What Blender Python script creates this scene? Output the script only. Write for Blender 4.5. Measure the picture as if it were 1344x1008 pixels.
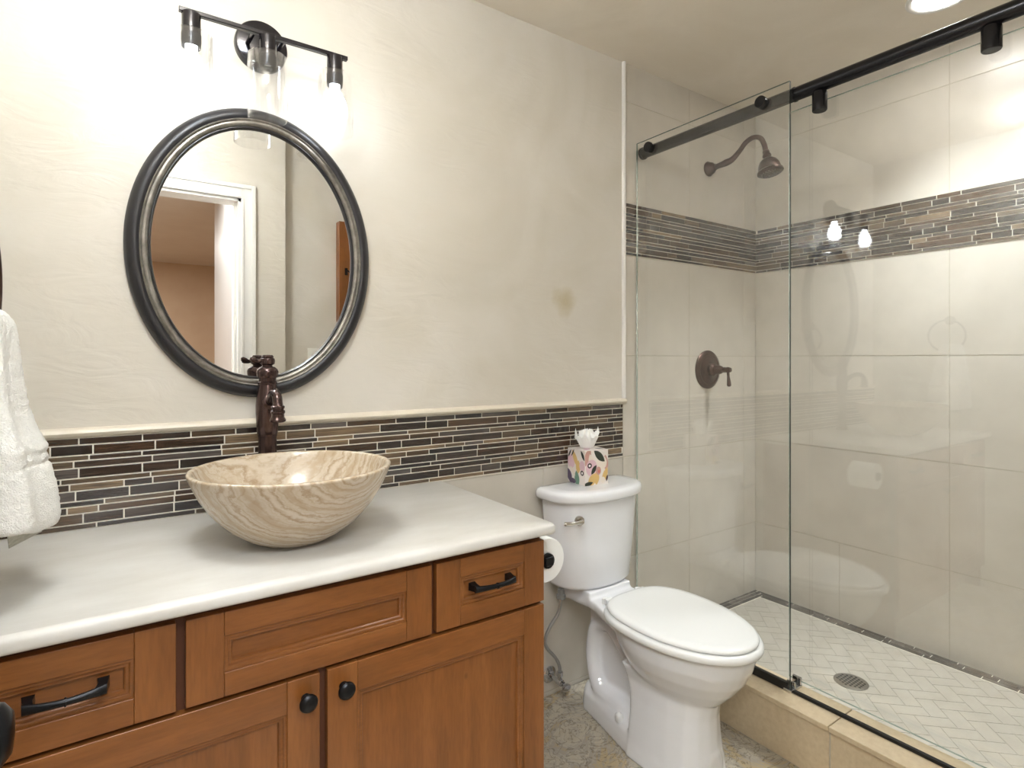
import bpy, math, random
from math import sin, cos, pi, radians as R
from mathutils import Vector, Matrix
random.seed(7)
for o in list(bpy.data.objects): bpy.data.objects.remove(o)
COL = bpy.context.scene.collection
SC = bpy.context.scene

# ------------------------------------------------------------ camera, world, exposure
F_PX = 752.64; YAW = 34.689; H0 = 1.237; CY = -1.656
cam_d = bpy.data.cameras.new('camera'); cam = bpy.data.objects.new('camera', cam_d); COL.objects.link(cam)
cam_d.sensor_width = 36; cam_d.sensor_fit = 'HORIZONTAL'; cam_d.lens = F_PX/1344*36
cam_d.shift_y = -(504-471.07)/1344; cam_d.clip_start = 0.02
cam.location = (0, CY, H0); cam.rotation_euler = (R(90), 0, R(-YAW))
SC.camera = cam
w = bpy.data.worlds.new('world'); SC.world = w; w.use_nodes = True
w.node_tree.nodes['Background'].inputs[0].default_value = (1, .95, .88, 1)
w.node_tree.nodes['Background'].inputs[1].default_value = .3
SC.view_settings.view_transform = 'Standard'; SC.view_settings.look = 'None'
SC.view_settings.gamma = 1; SC.view_settings.use_curve_mapping = False
SC.view_settings.exposure = 1.5
BULB = 6.8            # emission of the two vanity bulbs
CAN_SHOWER = 18.0      # recessed lamp in the shower
ROOM_FILL = 14.5        # added fill light over the room, out of view
HALL_FILL = 8.0            # added fill panel on the hall ceiling

# ------------------------------------------------------------ dimensions
XL, XG, XR = -0.22, 1.769, 2.618      # left wall, glass line, right wall
YF = -1.60; YR = -1.65                            # wall with the door
CEIL = 2.44
ZC = 0.844                            # counter top

# ------------------------------------------------------------ materials
def lin(c):
    return tuple(((v/255)/12.92 if v/255 <= .04045 else ((v/255+.055)/1.055)**2.4) for v in c)+(1,)
MATS = {}
def mat(name, col, rough=.5, metal=0, spec=.5, coat=0, bump=None, var=None, emit=None, trans=0, sss=0):
    """bump=(scale,strength,dist)  var=(scale, col2, detail, stretch)"""
    m = bpy.data.materials.new(name); m.use_nodes = True; nt = m.node_tree
    b = nt.nodes['Principled BSDF']
    b.inputs['Base Color'].default_value = lin(col); b.inputs['Roughness'].default_value = rough
    b.inputs['Metallic'].default_value = metal; b.inputs['Specular IOR Level'].default_value = spec
    b.inputs['Coat Weight'].default_value = coat; b.inputs['Coat Roughness'].default_value = .06
    if trans: b.inputs['Transmission Weight'].default_value = trans
    tc = nt.nodes.new('ShaderNodeTexCoord')
    if var:
        mp = nt.nodes.new('ShaderNodeMapping'); mp.inputs['Scale'].default_value = var[3] if len(var) > 3 else (1,1,1)
        nt.links.new(tc.outputs['Object'], mp.inputs[0])
        n = nt.nodes.new('ShaderNodeTexNoise'); n.inputs['Scale'].default_value = var[0]; n.inputs['Detail'].default_value = var[2]
        n.inputs['Roughness'].default_value = .6
        nt.links.new(mp.outputs[0], n.inputs['Vector'])
        r = nt.nodes.new('ShaderNodeValToRGB'); r.color_ramp.elements[0].position = .32; r.color_ramp.elements[1].position = .68
        r.color_ramp.elements[0].color = lin(col); r.color_ramp.elements[1].color = lin(var[1])
        nt.links.new(n.outputs['Fac'], r.inputs[0]); nt.links.new(r.outputs[0], b.inputs['Base Color'])
    if bump:
        n2 = nt.nodes.new('ShaderNodeTexNoise'); n2.inputs['Scale'].default_value = bump[0]; n2.inputs['Detail'].default_value = 6
        mp2 = nt.nodes.new('ShaderNodeMapping'); mp2.inputs['Scale'].default_value = bump[3] if len(bump) > 3 else (1,1,1)
        nt.links.new(tc.outputs['Object'], mp2.inputs[0]); nt.links.new(mp2.outputs[0], n2.inputs['Vector'])
        bp = nt.nodes.new('ShaderNodeBump'); bp.inputs['Strength'].default_value = bump[1]; bp.inputs['Distance'].default_value = bump[2]
        nt.links.new(n2.outputs['Fac'], bp.inputs['Height']); nt.links.new(bp.outputs[0], b.inputs['Normal'])
    if emit:
        b.inputs['Emission Color'].default_value = emit[0]+(1,); b.inputs['Emission Strength'].default_value = emit[1]
    MATS[name] = m
    return m

def plaster(name, c1, c2, rough=.42, stain=None):
    m = mat(name, c1, rough, spec=.35); nt = m.node_tree; b = nt.nodes['Principled BSDF']
    tc = nt.nodes.new('ShaderNodeTexCoord')
    n = nt.nodes.new('ShaderNodeTexNoise'); n.inputs['Scale'].default_value = 2.2; n.inputs['Detail'].default_value = 5; n.inputs['Distortion'].default_value = 1.2
    nt.links.new(tc.outputs['Object'], n.inputs['Vector'])
    r = nt.nodes.new('ShaderNodeValToRGB'); r.color_ramp.elements[0].position = .35; r.color_ramp.elements[1].position = .68
    r.color_ramp.elements[0].color = lin(c1); r.color_ramp.elements[1].color = lin(c2)
    nt.links.new(n.outputs['Fac'], r.inputs[0])
    out = r.outputs[0]
    if stain:
        for (p, rad, col) in stain:
            sb = nt.nodes.new('ShaderNodeVectorMath'); sb.operation = 'DISTANCE'; sb.inputs[1].default_value = p
            n3 = nt.nodes.new('ShaderNodeTexNoise'); n3.inputs['Scale'].default_value = 14; n3.inputs['Detail'].default_value = 4
            nt.links.new(tc.outputs['Object'], n3.inputs['Vector'])
            nt.links.new(tc.outputs['Object'], sb.inputs[0])
            ml = nt.nodes.new('ShaderNodeMath'); ml.operation = 'MULTIPLY_ADD'; ml.inputs[1].default_value = rad*2.4; 
            nt.links.new(n3.outputs['Fac'], ml.inputs[0]); nt.links.new(sb.outputs['Value'], ml.inputs[2])
            rr = nt.nodes.new('ShaderNodeMapRange'); rr.inputs['From Min'].default_value = rad*1.0; rr.inputs['From Max'].default_value = rad*2.4
            rr.inputs['To Min'].default_value = .65; rr.inputs['To Max'].default_value = 0
            nt.links.new(ml.outputs[0], rr.inputs['Value'])
            mx = nt.nodes.new('ShaderNodeMix'); mx.data_type = 'RGBA'
            nt.links.new(rr.outputs[0], mx.inputs['Factor']); nt.links.new(out, mx.inputs['A']); mx.inputs['B'].default_value = lin(col)
            out = mx.outputs['Result']
    nt.links.new(out, b.inputs['Base Color'])
    # trowel strokes: stretched noise plus broad waves
    mp = nt.nodes.new('ShaderNodeMapping'); mp.inputs['Scale'].default_value = (1, 1, 2.6); mp.inputs['Rotation'].default_value = (0, .35, 0)
    nt.links.new(tc.outputs['Object'], mp.inputs[0])
    n2 = nt.nodes.new('ShaderNodeTexNoise'); n2.inputs['Scale'].default_value = 6; n2.inputs['Detail'].default_value = 7; n2.inputs['Distortion'].default_value = 2.5
    nt.links.new(mp.outputs[0], n2.inputs['Vector'])
    bp = nt.nodes.new('ShaderNodeBump'); bp.inputs['Strength'].default_value = .22; bp.inputs['Distance'].default_value = .008
    nt.links.new(n2.outputs['Fac'], bp.inputs['Height']); nt.links.new(bp.outputs[0], b.inputs['Normal'])
    return m

def wood(name, axis):
    m = mat(name, (150, 92, 45), .34, spec=.45, coat=.25); nt = m.node_tree; b = nt.nodes['Principled BSDF']
    tc = nt.nodes.new('ShaderNodeTexCoord'); mp = nt.nodes.new('ShaderNodeMapping')
    mp.inputs['Scale'].default_value = {'x': (1.3, 9, 9), 'z': (9, 9, 1.1)}[axis]
    nt.links.new(tc.outputs['Object'], mp.inputs[0])
    n = nt.nodes.new('ShaderNodeTexNoise'); n.inputs['Scale'].default_value = 2.2; n.inputs['Detail'].default_value = 4; n.inputs['Distortion'].default_value = .6
    nt.links.new(mp.outputs[0], n.inputs['Vector'])
    r = nt.nodes.new('ShaderNodeValToRGB'); e = r.color_ramp.elements
    e[0].position = .25; e[0].color = lin((116, 69, 29)); e[1].position = .75; e[1].color = lin((144, 90, 43))
    k = r.color_ramp.elements.new(.5); k.color = lin((131, 79, 35))
    nt.links.new(n.outputs['Fac'], r.inputs[0])
    n2 = nt.nodes.new('ShaderNodeTexNoise'); n2.inputs['Scale'].default_value = 26; n2.inputs['Detail'].default_value = 3
    nt.links.new(mp.outputs[0], n2.inputs['Vector'])
    r2 = nt.nodes.new('ShaderNodeValToRGB'); r2.color_ramp.elements[0].position = .3; r2.color_ramp.elements[0].color = (.86,.83,.80,1)
    r2.color_ramp.elements[1].position = .62; r2.color_ramp.elements[1].color = (1,1,1,1)
    nt.links.new(n2.outputs['Fac'], r2.inputs[0])
    # knots: sparse dark spots
    v = nt.nodes.new('ShaderNodeTexVoronoi'); v.inputs['Scale'].default_value = 5.5
    mp3 = nt.nodes.new('ShaderNodeMapping'); mp3.inputs['Scale'].default_value = (.75,1,1.2) if axis == 'x' else (1.2,1,.75)
    nt.links.new(tc.outputs['Object'], mp3.inputs[0]); nt.links.new(mp3.outputs[0], v.inputs['Vector'])
    r3 = nt.nodes.new('ShaderNodeValToRGB'); r3.color_ramp.elements[0].position = .0; r3.color_ramp.elements[0].color = (.30,.22,.16,1)
    r3.color_ramp.elements[1].position = .045; r3.color_ramp.elements[1].color = (1,1,1,1)
    nt.links.new(v.outputs['Distance'], r3.inputs[0])
    mx = nt.nodes.new('ShaderNodeMix'); mx.data_type = 'RGBA'; mx.blend_type = 'MULTIPLY'; mx.inputs['Factor'].default_value = 1
    nt.links.new(r.outputs[0], mx.inputs['A']); nt.links.new(r2.outputs[0], mx.inputs['B'])
    mx2 = nt.nodes.new('ShaderNodeMix'); mx2.data_type = 'RGBA'; mx2.blend_type = 'MULTIPLY'; mx2.inputs['Factor'].default_value = .8
    nt.links.new(mx.outputs['Result'], mx2.inputs['A']); nt.links.new(r3.outputs[0], mx2.inputs['B'])
    nt.links.new(mx2.outputs['Result'], b.inputs['Base Color'])
    return m

def glass(name, tint, ior=1.63):
    m = bpy.data.materials.new(name); m.use_nodes = True; nt = m.node_tree; nt.nodes.clear()
    o = nt.nodes.new('ShaderNodeOutputMaterial'); mx = nt.nodes.new('ShaderNodeMixShader'); fr = nt.nodes.new('ShaderNodeFresnel')
    fr.inputs['IOR'].default_value = ior
    # a pane seen from its inner side must not turn into a total mirror: feed the incidence the right way round
    geo = nt.nodes.new('ShaderNodeNewGeometry')
    dt = nt.nodes.new('ShaderNodeVectorMath'); dt.operation = 'DOT_PRODUCT'
    nt.links.new(geo.outputs['Incoming'], dt.inputs[0]); nt.links.new(geo.outputs['Normal'], dt.inputs[1])
    ab = nt.nodes.new('ShaderNodeMath'); ab.operation = 'ABSOLUTE'; nt.links.new(dt.outputs['Value'], ab.inputs[0])
    om = nt.nodes.new('ShaderNodeMath'); om.operation = 'SUBTRACT'; om.inputs[0].default_value = 1; nt.links.new(ab.outputs[0], om.inputs[1])
    pw = nt.nodes.new('ShaderNodeMath'); pw.operation = 'POWER'; pw.inputs[1].default_value = 5; nt.links.new(om.outputs[0], pw.inputs[0])
    f0 = ((ior-1)/(ior+1))**2
    ma = nt.nodes.new('ShaderNodeMath'); ma.operation = 'MULTIPLY_ADD'; ma.inputs[1].default_value = 1-f0; ma.inputs[2].default_value = f0
    nt.links.new(pw.outputs[0], ma.inputs[0]); nt.nodes.remove(fr)
    t = nt.nodes.new('ShaderNodeBsdfTransparent'); t.inputs[0].default_value = tint+(1,)
    g = nt.nodes.new('ShaderNodeBsdfGlossy'); g.inputs['Roughness'].default_value = 0; g.inputs[0].default_value = (1,1,1,1)
    nt.links.new(ma.outputs[0], mx.inputs[0]); nt.links.new(t.outputs[0], mx.inputs[1]); nt.links.new(g.outputs[0], mx.inputs[2])
    nt.links.new(mx.outputs[0], o.inputs[0]); MATS[name] = m
    return m

M_PLASTER = plaster('plaster', (210, 203, 190), (219, 213, 203), stain=[((1.385, 0, 1.452), .055, (186, 170, 130))])
M_CEIL = plaster('ceiling_plaster', (228, 218, 202), (236, 227, 213), .6)
M_TRIMSTONE = mat('trim_stone', (226, 217, 200), .35, var=(9, (212, 201, 182), 6))
M_TILE = mat('wall_tile', (208, 201, 189), .30, spec=.5, var=(5, (197, 190, 178), 7), bump=(90, .05, .001, (1,1,6)))
M_GROUT = mat('tile_grout', (192, 184, 168), .9)
M_WGROUT = mat('white_grout', (232, 226, 212), .85)
M_FTILE = mat('shower_tile', (190, 184, 172), .5, var=(14, (179, 172, 159), 5))
M_CURB = mat('curb_tile', (208, 188, 156), .4, var=(60, (220, 202, 172), 4))
M_WHITE = mat('white_paint', (232, 229, 224), .35)
M_HALL = mat('hall_paint', (200, 176, 150), .6, var=(3, (194, 168, 142), 3))
M_HALLC = mat('hall_ceiling', (216, 206, 194), .35, var=(3, (208, 196, 184), 3))
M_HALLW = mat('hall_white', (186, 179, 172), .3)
M_CARPET = mat('hall_carpet', (150, 132, 112), .95, bump=(300, .4, .003))
M_WX = wood('alder_horizontal', 'x'); M_WZ = wood('alder_vertical', 'z')
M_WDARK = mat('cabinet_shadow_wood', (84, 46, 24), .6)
M_STONE = mat('counter_stone', (216, 213, 207), .32, spec=.45, var=(4.2, (199, 194, 185), 12, (1, 2.5, 1)), bump=(160, .12, .001))
M_PORC = mat('white_porcelain', (236, 236, 238), .08, spec=.6, coat=.6)
M_SEAT = mat('white_plastic', (240, 240, 238), .22, spec=.5)
M_BRONZE = mat('oil_rubbed_bronze', (78, 62, 60), .2, metal=.85, var=(22, (98, 80, 76), 3))
M_ORB = mat('shower_bronze', (66, 48, 42), .3, metal=.75, var=(25, (88, 66, 58), 3))
M_BLACK = mat('black_metal', (36, 35, 37), .24, metal=.55)
M_BLKGLOSS = mat('dark_bronze_gloss', (30, 26, 30), .2, metal=.5, coat=.4)
M_PULL = mat('pull_metal', (38, 38, 40), .3, metal=.8)
M_CHROME = mat('chrome', (200, 200, 202), .1, metal=1)
M_NICKEL = mat('nickel', (190, 184, 174), .2, metal=1)
M_SILVER = mat('mirror_glass', (232, 232, 230), 0.0, metal=1)
M_FRAMEB = mat('mirror_frame_black', (34, 33, 36), .36, spec=.5, coat=.1)
M_FRAMES = mat('mirror_frame_silver', (150, 145, 137), .36, metal=.7, var=(30, (112, 107, 100), 3))
M_GLASS = glass('clear_glass', (.992, .997, .992)); M_SHADE = glass('shade_glass', (.99, .99, .99))
M_GEDGE = mat('glass_edge', (120, 150, 138), .15, spec=.6, trans=.5)
M_DEDGE = mat('glass_edge_dark', (40, 52, 48), .2)
M_RUBBER = mat('black_rubber', (18, 18, 18), .5)
M_TOWEL = mat('terry_cotton', (238, 235, 228), .95, bump=(420, .8, .004))
M_TAG = mat('care_tag', (205, 203, 192), .6, var=(40, (170, 168, 156), 4, (1, 1, 9)))
M_PAPER = mat('tissue_paper', (245, 244, 240), .85, bump=(60, .2, .002))
M_CARD = mat('cardboard', (205, 190, 165), .8)
M_PLATE = mat('switch_plate', (236, 233, 225), .35)
M_BULB = mat('bulb_glow', (255, 255, 255), .3, emit=((.92, .99, 1.05), BULB))
M_CAN1 = mat('can_lamp_shower', (255, 255, 255), .3, emit=((1, .99, .98), CAN_SHOWER))
M_ROOMFILL = mat('room_fill', (255, 255, 255), .3, emit=((.90, .985, 1.06), ROOM_FILL))  # glow of the added bathroom fill light
M_SOCKIN = mat('socket_ceramic', (225, 225, 222), .4)
M_TERRAIN = None

def mosaic_mat(name):
    m = mat(name, (80, 60, 45), .12, spec=.6, coat=.5); nt = m.node_tree; b = nt.nodes['Principled BSDF']
    a = nt.nodes.new('ShaderNodeAttribute'); a.attribute_name = 'tone'
    tc = nt.nodes.new('ShaderNodeTexCoord'); mp = nt.nodes.new('ShaderNodeMapping'); mp.inputs['Scale'].default_value = (4, 4, 90)
    nt.links.new(tc.outputs['Object'], mp.inputs[0])
    n = nt.nodes.new('ShaderNodeTexNoise'); n.inputs['Scale'].default_value = 3; n.inputs['Detail'].default_value = 4; n.inputs['Distortion'].default_value = .4
    nt.links.new(mp.outputs[0], n.inputs['Vector'])
    r = nt.nodes.new('ShaderNodeValToRGB'); r.color_ramp.elements[0].position = .3; r.color_ramp.elements[0].color = (.45,.44,.44,1)
    r.color_ramp.elements[1].position = .72; r.color_ramp.elements[1].color = (1.5,1.45,1.4,1)
    nt.links.new(n.outputs['Fac'], r.inputs[0])
    mx = nt.nodes.new('ShaderNodeMix'); mx.data_type = 'RGBA'; mx.blend_type = 'MULTIPLY'; mx.inputs['Factor'].default_value = 1
    nt.links.new(a.outputs['Color'], mx.inputs['A']); nt.links.new(r.outputs[0], mx.inputs['B']); nt.links.new(mx.outputs['Result'], b.inputs['Base Color'])
    return m
M_MOSAIC = mosaic_mat('mosaic_glass')

def travertine():
    m = mat('travertine', (205, 180, 148), .22, spec=.5, coat=.15); nt = m.node_tree; b = nt.nodes['Principled BSDF']
    tc = nt.nodes.new('ShaderNodeTexCoord'); mp = nt.nodes.new('ShaderNodeMapping')
    mp.inputs['Location'].default_value = (-.06, .20, -.22); mp.inputs['Scale'].default_value = (.75, .9, 1.35)
    nt.links.new(tc.outputs['Object'], mp.inputs[0])
    wv = nt.nodes.new('ShaderNodeTexWave'); wv.wave_type = 'RINGS'; wv.rings_direction = 'SPHERICAL'; wv.inputs['Scale'].default_value = 5.5; wv.inputs['Distortion'].default_value = 4.5
    wv.inputs['Detail'].default_value = 7; wv.inputs['Detail Scale'].default_value = 1.6; wv.inputs['Detail Roughness'].default_value = .66
    nt.links.new(mp.outputs[0], wv.inputs['Vector'])
    r = nt.nodes.new('ShaderNodeValToRGB'); e = r.color_ramp.elements
    e[0].position = 0; e[0].color = lin((180, 160, 134)); e[1].position = 1; e[1].color = lin((202, 188, 168))
    for p, c in ((.25, (196, 181, 160)), (.45, (190, 173, 149)), (.6, (200, 186, 166)), (.8, (168, 146, 119))):
        k = e.new(p); k.color = lin(c)
    nt.links.new(wv.outputs['Fac'], r.inputs[0])
    w2 = nt.nodes.new('ShaderNodeTexWave'); w2.wave_type = 'RINGS'; w2.rings_direction = 'SPHERICAL'; w2.inputs['Scale'].default_value = 24; w2.inputs['Distortion'].default_value = 9
    w2.inputs['Detail'].default_value = 5; w2.inputs['Detail Scale'].default_value = .9
    nt.links.new(mp.outputs[0], w2.inputs['Vector'])
    r2 = nt.nodes.new('ShaderNodeValToRGB'); r2.color_ramp.elements[0].position = .02; r2.color_ramp.elements[0].color = (.82, .76, .68, 1)
    r2.color_ramp.elements[1].position = .22; r2.color_ramp.elements[1].color = (1, 1, 1, 1)
    nt.links.new(w2.outputs['Fac'], r2.inputs[0])
    mx = nt.nodes.new('ShaderNodeMix'); mx.data_type = 'RGBA'; mx.blend_type = 'MULTIPLY'; mx.inputs['Factor'].default_value = .6
    nt.links.new(r.outputs[0], mx.inputs['A']); nt.links.new(r2.outputs[0], mx.inputs['B']); nt.links.new(mx.outputs['Result'], b.inputs['Base Color'])
    return m
M_TRAV = travertine()

def slate():
    m = mat('slate', (150, 130, 100), .55, spec=.4); nt = m.node_tree; b = nt.nodes['Principled BSDF']
    tc = nt.nodes.new('ShaderNodeTexCoord')
    n = nt.nodes.new('ShaderNodeTexNoise'); n.inputs['Scale'].default_value = 4.2; n.inputs['Detail'].default_value = 12; n.inputs['Distortion'].default_value = 1.0; n.inputs['Roughness'].default_value = .74
    nt.links.new(tc.outputs['Object'], n.inputs['Vector'])
    r = nt.nodes.new('ShaderNodeValToRGB'); e = r.color_ramp.elements
    e[0].position = .28; e[0].color = lin((96, 82, 68)); e[1].position = .74; e[1].color = lin((222, 214, 198))
    for p, c in ((.34, (154, 128, 92)), (.40, (190, 176, 152)), (.48, (204, 196, 178)), (.53, (178, 170, 158)), (.58, (198, 178, 138)), (.64, (170, 160, 146))):
        k = e.new(p); k.color = lin(c)
    nt.links.new(n.outputs['Fac'], r.inputs[0])
    v = nt.nodes.new('ShaderNodeTexNoise'); v.inputs['Scale'].default_value = 11; v.inputs['Detail'].default_value = 8; v.inputs['Distortion'].default_value = 3
    nt.links.new(tc.outputs['Object'], v.inputs['Vector'])
    r2 = nt.nodes.new('ShaderNodeValToRGB'); q = r2.color_ramp.elements
    q[0].position = .47; q[0].color = (1,1,1,1); q[1].position = .53; q[1].color = (1,1,1,1); k = q.new(.5); k.color = (.38,.33,.28,1)
    nt.links.new(v.outputs['Fac'], r2.inputs[0])
    mx = nt.nodes.new('ShaderNodeMix'); mx.data_type = 'RGBA'; mx.blend_type = 'MULTIPLY'; mx.inputs['Factor'].default_value = .75
    nt.links.new(r.outputs[0], mx.inputs['A']); nt.links.new(r2.outputs[0], mx.inputs['B']); nt.links.new(mx.outputs['Result'], b.inputs['Base Color'])
    bp = nt.nodes.new('ShaderNodeBump'); bp.inputs['Strength'].default_value = .5; bp.inputs['Distance'].default_value = .01
    nt.links.new(n.outputs['Fac'], bp.inputs['Height']); nt.links.new(bp.outputs[0], b.inputs['Normal'])
    return m
M_SLATE = slate()

# ------------------------------------------------------------ mesh collector
class MB:
    def __init__(s): s.v = []; s.f = []; s.mi = []; s.tone = []; s.sm = []
    def add(s, vs, fs, mi=0, tone=None, smooth=True):
        b = len(s.v); s.v += [tuple(p) for p in vs]
        for f in fs: s.f.append([b+i for i in f]); s.mi.append(mi); s.tone.append(tone or (1,1,1)); s.sm.append(smooth)
        return s
    def box(s, x0, x1, y0, y1, z0, z1, mi=0, tone=None):
        x0, x1 = min(x0,x1), max(x0,x1); y0, y1 = min(y0,y1), max(y0,y1); z0, z1 = min(z0,z1), max(z0,z1)
        vs = [(x,y,z) for z in (z0,z1) for y in (y0,y1) for x in (x0,x1)]
        fs = [(0,2,3,1),(4,5,7,6),(0,1,5,4),(2,6,7,3),(0,4,6,2),(1,3,7,5)]
        return s.add(vs, fs, mi, tone, False)
    def loft(s, rings, cap0=True, cap1=True, mi=0, closed=True):
        n = len(rings[0]); vs = [p for r in rings for p in r]; fs = []
        for i in range(len(rings)-1):
            for j in range(n if closed else n-1):
                k = (j+1) % n
                fs.append((i*n+j, i*n+k, (i+1)*n+k, (i+1)*n+j))
        if cap0: fs.append(tuple(reversed(range(n))))
        if cap1: fs.append(tuple(range((len(rings)-1)*n, len(rings)*n)))
        return s.add(vs, fs, mi)
    def lathe(s, prof, origin, axis=(0,0,1), seg=40, mi=0, up=None, sx=1, sy=1):
        """prof: list of (radius, height along axis)"""
        a = Vector(axis).normalized(); u = Vector(up) if up else (Vector((1,0,0)) if abs(a.x) < .9 else Vector((0,1,0)))
        u = (u - a*u.dot(a)).normalized(); w_ = a.cross(u); o = Vector(origin)
        rings = [[o + a*h + (u*cos(2*pi*j/seg)*sx + w_*sin(2*pi*j/seg)*sy)*max(r, 1e-5) for j in range(seg)] for r, h in prof]
        return s.loft(rings, True, True, mi)
    def tube(s, pts, rad, seg=14, mi=0, cap=True, sub=6):
        P = [Vector(p) for p in pts]; rr = rad if isinstance(rad, (list, tuple)) else [rad]*len(P)
        if sub > 1 and len(P) > 2:
            Q = []; RR = []
            for i in range(len(P)-1):
                p0 = P[max(i-1,0)]; p1 = P[i]; p2 = P[i+1]; p3 = P[min(i+2,len(P)-1)]
                for k in range(sub):
                    t = k/sub
                    Q.append(.5*((2*p1)+(p2-p0)*t+(2*p0-5*p1+4*p2-p3)*t*t+(3*p1-p0-3*p2+p3)*t**3))
                    RR.append(rr[i]*(1-t)+rr[i+1]*t)
            Q.append(P[-1]); RR.append(rr[-1]); P = Q; rr = RR
        T = []
        for i in range(len(P)):
            d = P[min(i+1,len(P)-1)]-P[max(i-1,0)]; T.append(d.normalized())
        u = Vector((0,0,1)) if abs(T[0].z) < .9 else Vector((1,0,0))
        rings = []
        for i in range(len(P)):
            u = (u - T[i]*u.dot(T[i])).normalized(); w_ = T[i].cross(u)
            rings.append([P[i] + (u*cos(2*pi*j/seg)+w_*sin(2*pi*j/seg))*rr[i] for j in range(seg)])
        return s.loft(rings, cap, cap, mi)

def tag(o, label=None, cat=None, group=None, kind=None):
    if label: o['label'] = label
    if cat: o['category'] = cat
    if group: o['group'] = group
    if kind: o['kind'] = kind
    return o
WL = {}
def build(name, mb, mats, parent=None, base=None, bevel=0, sharp=40, label=None, seg=2):
    if not isinstance(mats, (list, tuple)): mats = [mats]
    off = Vector(WL[parent]) if parent else Vector(base if base else (
        (min(p[0] for p in mb.v)+max(p[0] for p in mb.v))/2, (min(p[1] for p in mb.v)+max(p[1] for p in mb.v))/2, min(p[2] for p in mb.v)))
    me = bpy.data.meshes.new(name)
    me.from_pydata([tuple(Vector(p)-off) for p in mb.v], [], mb.f)
    for m in mats: me.materials.append(m)
    me.polygons.foreach_set('material_index', mb.mi)
    me.polygons.foreach_set('use_smooth', [True]*len(mb.f))
    ca = me.color_attributes.new('tone', 'FLOAT_COLOR', 'CORNER')
    if any(t != (1,1,1) for t in mb.tone):
        for p in me.polygons:
            for li in p.loop_indices: ca.data[li].color = mb.tone[p.index]+(1,)
    import bmesh
    bm = bmesh.new(); bm.from_mesh(me); bmesh.ops.recalc_face_normals(bm, faces=bm.faces); bm.to_mesh(me); bm.free()
    me.set_sharp_from_angle(angle=R(sharp)); me.update()
    o = bpy.data.objects.new(name, me); COL.objects.link(o)
    if parent: o.parent = parent; WL[o] = WL[parent]
    else: o.location = off; WL[o] = off
    if bevel:
        b = o.modifiers.new('bevel', 'BEVEL'); b.width = bevel; b.segments = seg; b.limit_method = 'ANGLE'; b.angle_limit = R(40)
        b.harden_normals = True
    if label: o['label'] = label
    return o
def thing(name, loc, label, cat, group=None):
    o = bpy.data.objects.new(name, None); COL.objects.link(o); o.location = loc; o.empty_display_size = .05
    WL[o] = Vector(loc); return tag(o, label, cat, group)
def struct(name, mb, mats, label=None, bevel=0, base=(0,0,0), sharp=40):
    o = build(name, mb, mats, None, base, bevel, sharp); return tag(o, label, None, None, 'structure')

# ------------------------------------------------------------ the room
T = .10
m = MB(); m.box(XL, 1.71, YR, 0, -.08, 0)
struct('floor', m, M_SLATE, 'multicoloured slate floor between vanity, toilet and shower curb')
m = MB(); m.box(XL-T, XR+T, YF-.12, T, CEIL, CEIL+.1)
struct('ceiling', m, M_CEIL, 'cream textured plaster ceiling')
m = MB(); m.box(XL-T, XR+T, .012, T, -.08, CEIL); m.box(XL, 1.69, 0, .012, ZC+.2, CEIL)
struct('wall_back', m, M_PLASTER, 'cream trowelled plaster wall behind the oval mirror')
m = MB(); m.box(XL-T, XL, YF-.12, .012, -.08, CEIL)
struct('wall_left', m, M_PLASTER, 'cream plaster wall carrying the towel ring')
m = MB(); m.box(XR+.012, XR+T, YF-.12, .012, -.08, CEIL)
struct('wall_right', m, M_PLASTER, 'wall behind the shower tiles')
# wall with the door opening; the part right of the opening steps back a little
DX0, DX1, DZ = -.165, .54, 2.07
m = MB(); m.box(XL, DX0, YF-.12, YF, -.08, CEIL); m.box(DX0, DX1, YF-.12, YF, DZ, CEIL); m.box(DX1, .755, YF-.12, YF, -.08, CEIL)
m.box(.755, XR+.012, YF-.12, YR, -.08, CEIL)
struct('wall_front', m, M_PLASTER, 'cream plaster wall with the doorway, seen in the mirror')

# glazed tiles as real slabs over grout
def tiles(xs, zs, place, g=.0016, skip=None, mb=None):
    mb = mb or MB()
    for i in range(len(zs)-1):
        row = xs(i) if callable(xs) else xs
        for j in range(len(row)-1):
            if skip and skip(row[j], row[j+1], zs[i], zs[i+1]): continue
            a, b, c, d = row[j]+g, row[j+1]-g, zs[i]+g, zs[i+1]-g
            if b-a < .004 or d-c < .004: continue
            place(mb, a, b, c, d)
    return mb
# back wall: wainscot under the mosaic, then the shower part
xsb = [1.70, 2.11, 2.52, XR-.0]
low = [-.21+.66, .839]
m = MB()
m.box(.872-1.09, 1.70, .0014, .012, .0, ZC, 1); m.box(1.69, XR, .0014, .012, 0, CEIL, 1)
pl = lambda mb, a, b, c, d: mb.box(a, b, 0.0, .0046, c, d, 0)
tiles([XL, .05, .46, .875, 1.285, 1.692], [0, .0165, .428, .8395], pl, mb=m)
tiles([1.692, 2.11, 2.52, XR+.003], [0, .0165, .428, .839, 1.25, 1.66], pl, mb=m)
tiles([1.692, 2.11, 2.52, XR+.003], [1.87, 2.285, CEIL+.003], pl, mb=m)
struct('wall_back_tile', m, [M_TILE, M_GROUT], 'large beige tiles on the back wall of the shower', bevel=.0008)
m = MB(); m.box(XR+.0014, XR+.0125, YR, .0, 0, CEIL, 1)
pr = lambda mb, a, b, c, d: mb.box(XR, XR+.0046, a, b, c, d, 0)
def xr(i): return [YR, -1.21, -.807, -.402, 0] if i in (1, 0) else [YR, -1.21, -.807, 0]
tiles(xr, [0, .428-.4, .428, .839, 1.25, 1.66], pr, mb=m)
tiles([YR, -.807, 0], [1.87, 2.285, CEIL+.003], pr, mb=m)
struct('wall_right_tile', m, [M_TILE, M_GROUT], 'large beige tiles on the long shower wall', bevel=.0008)

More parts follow.
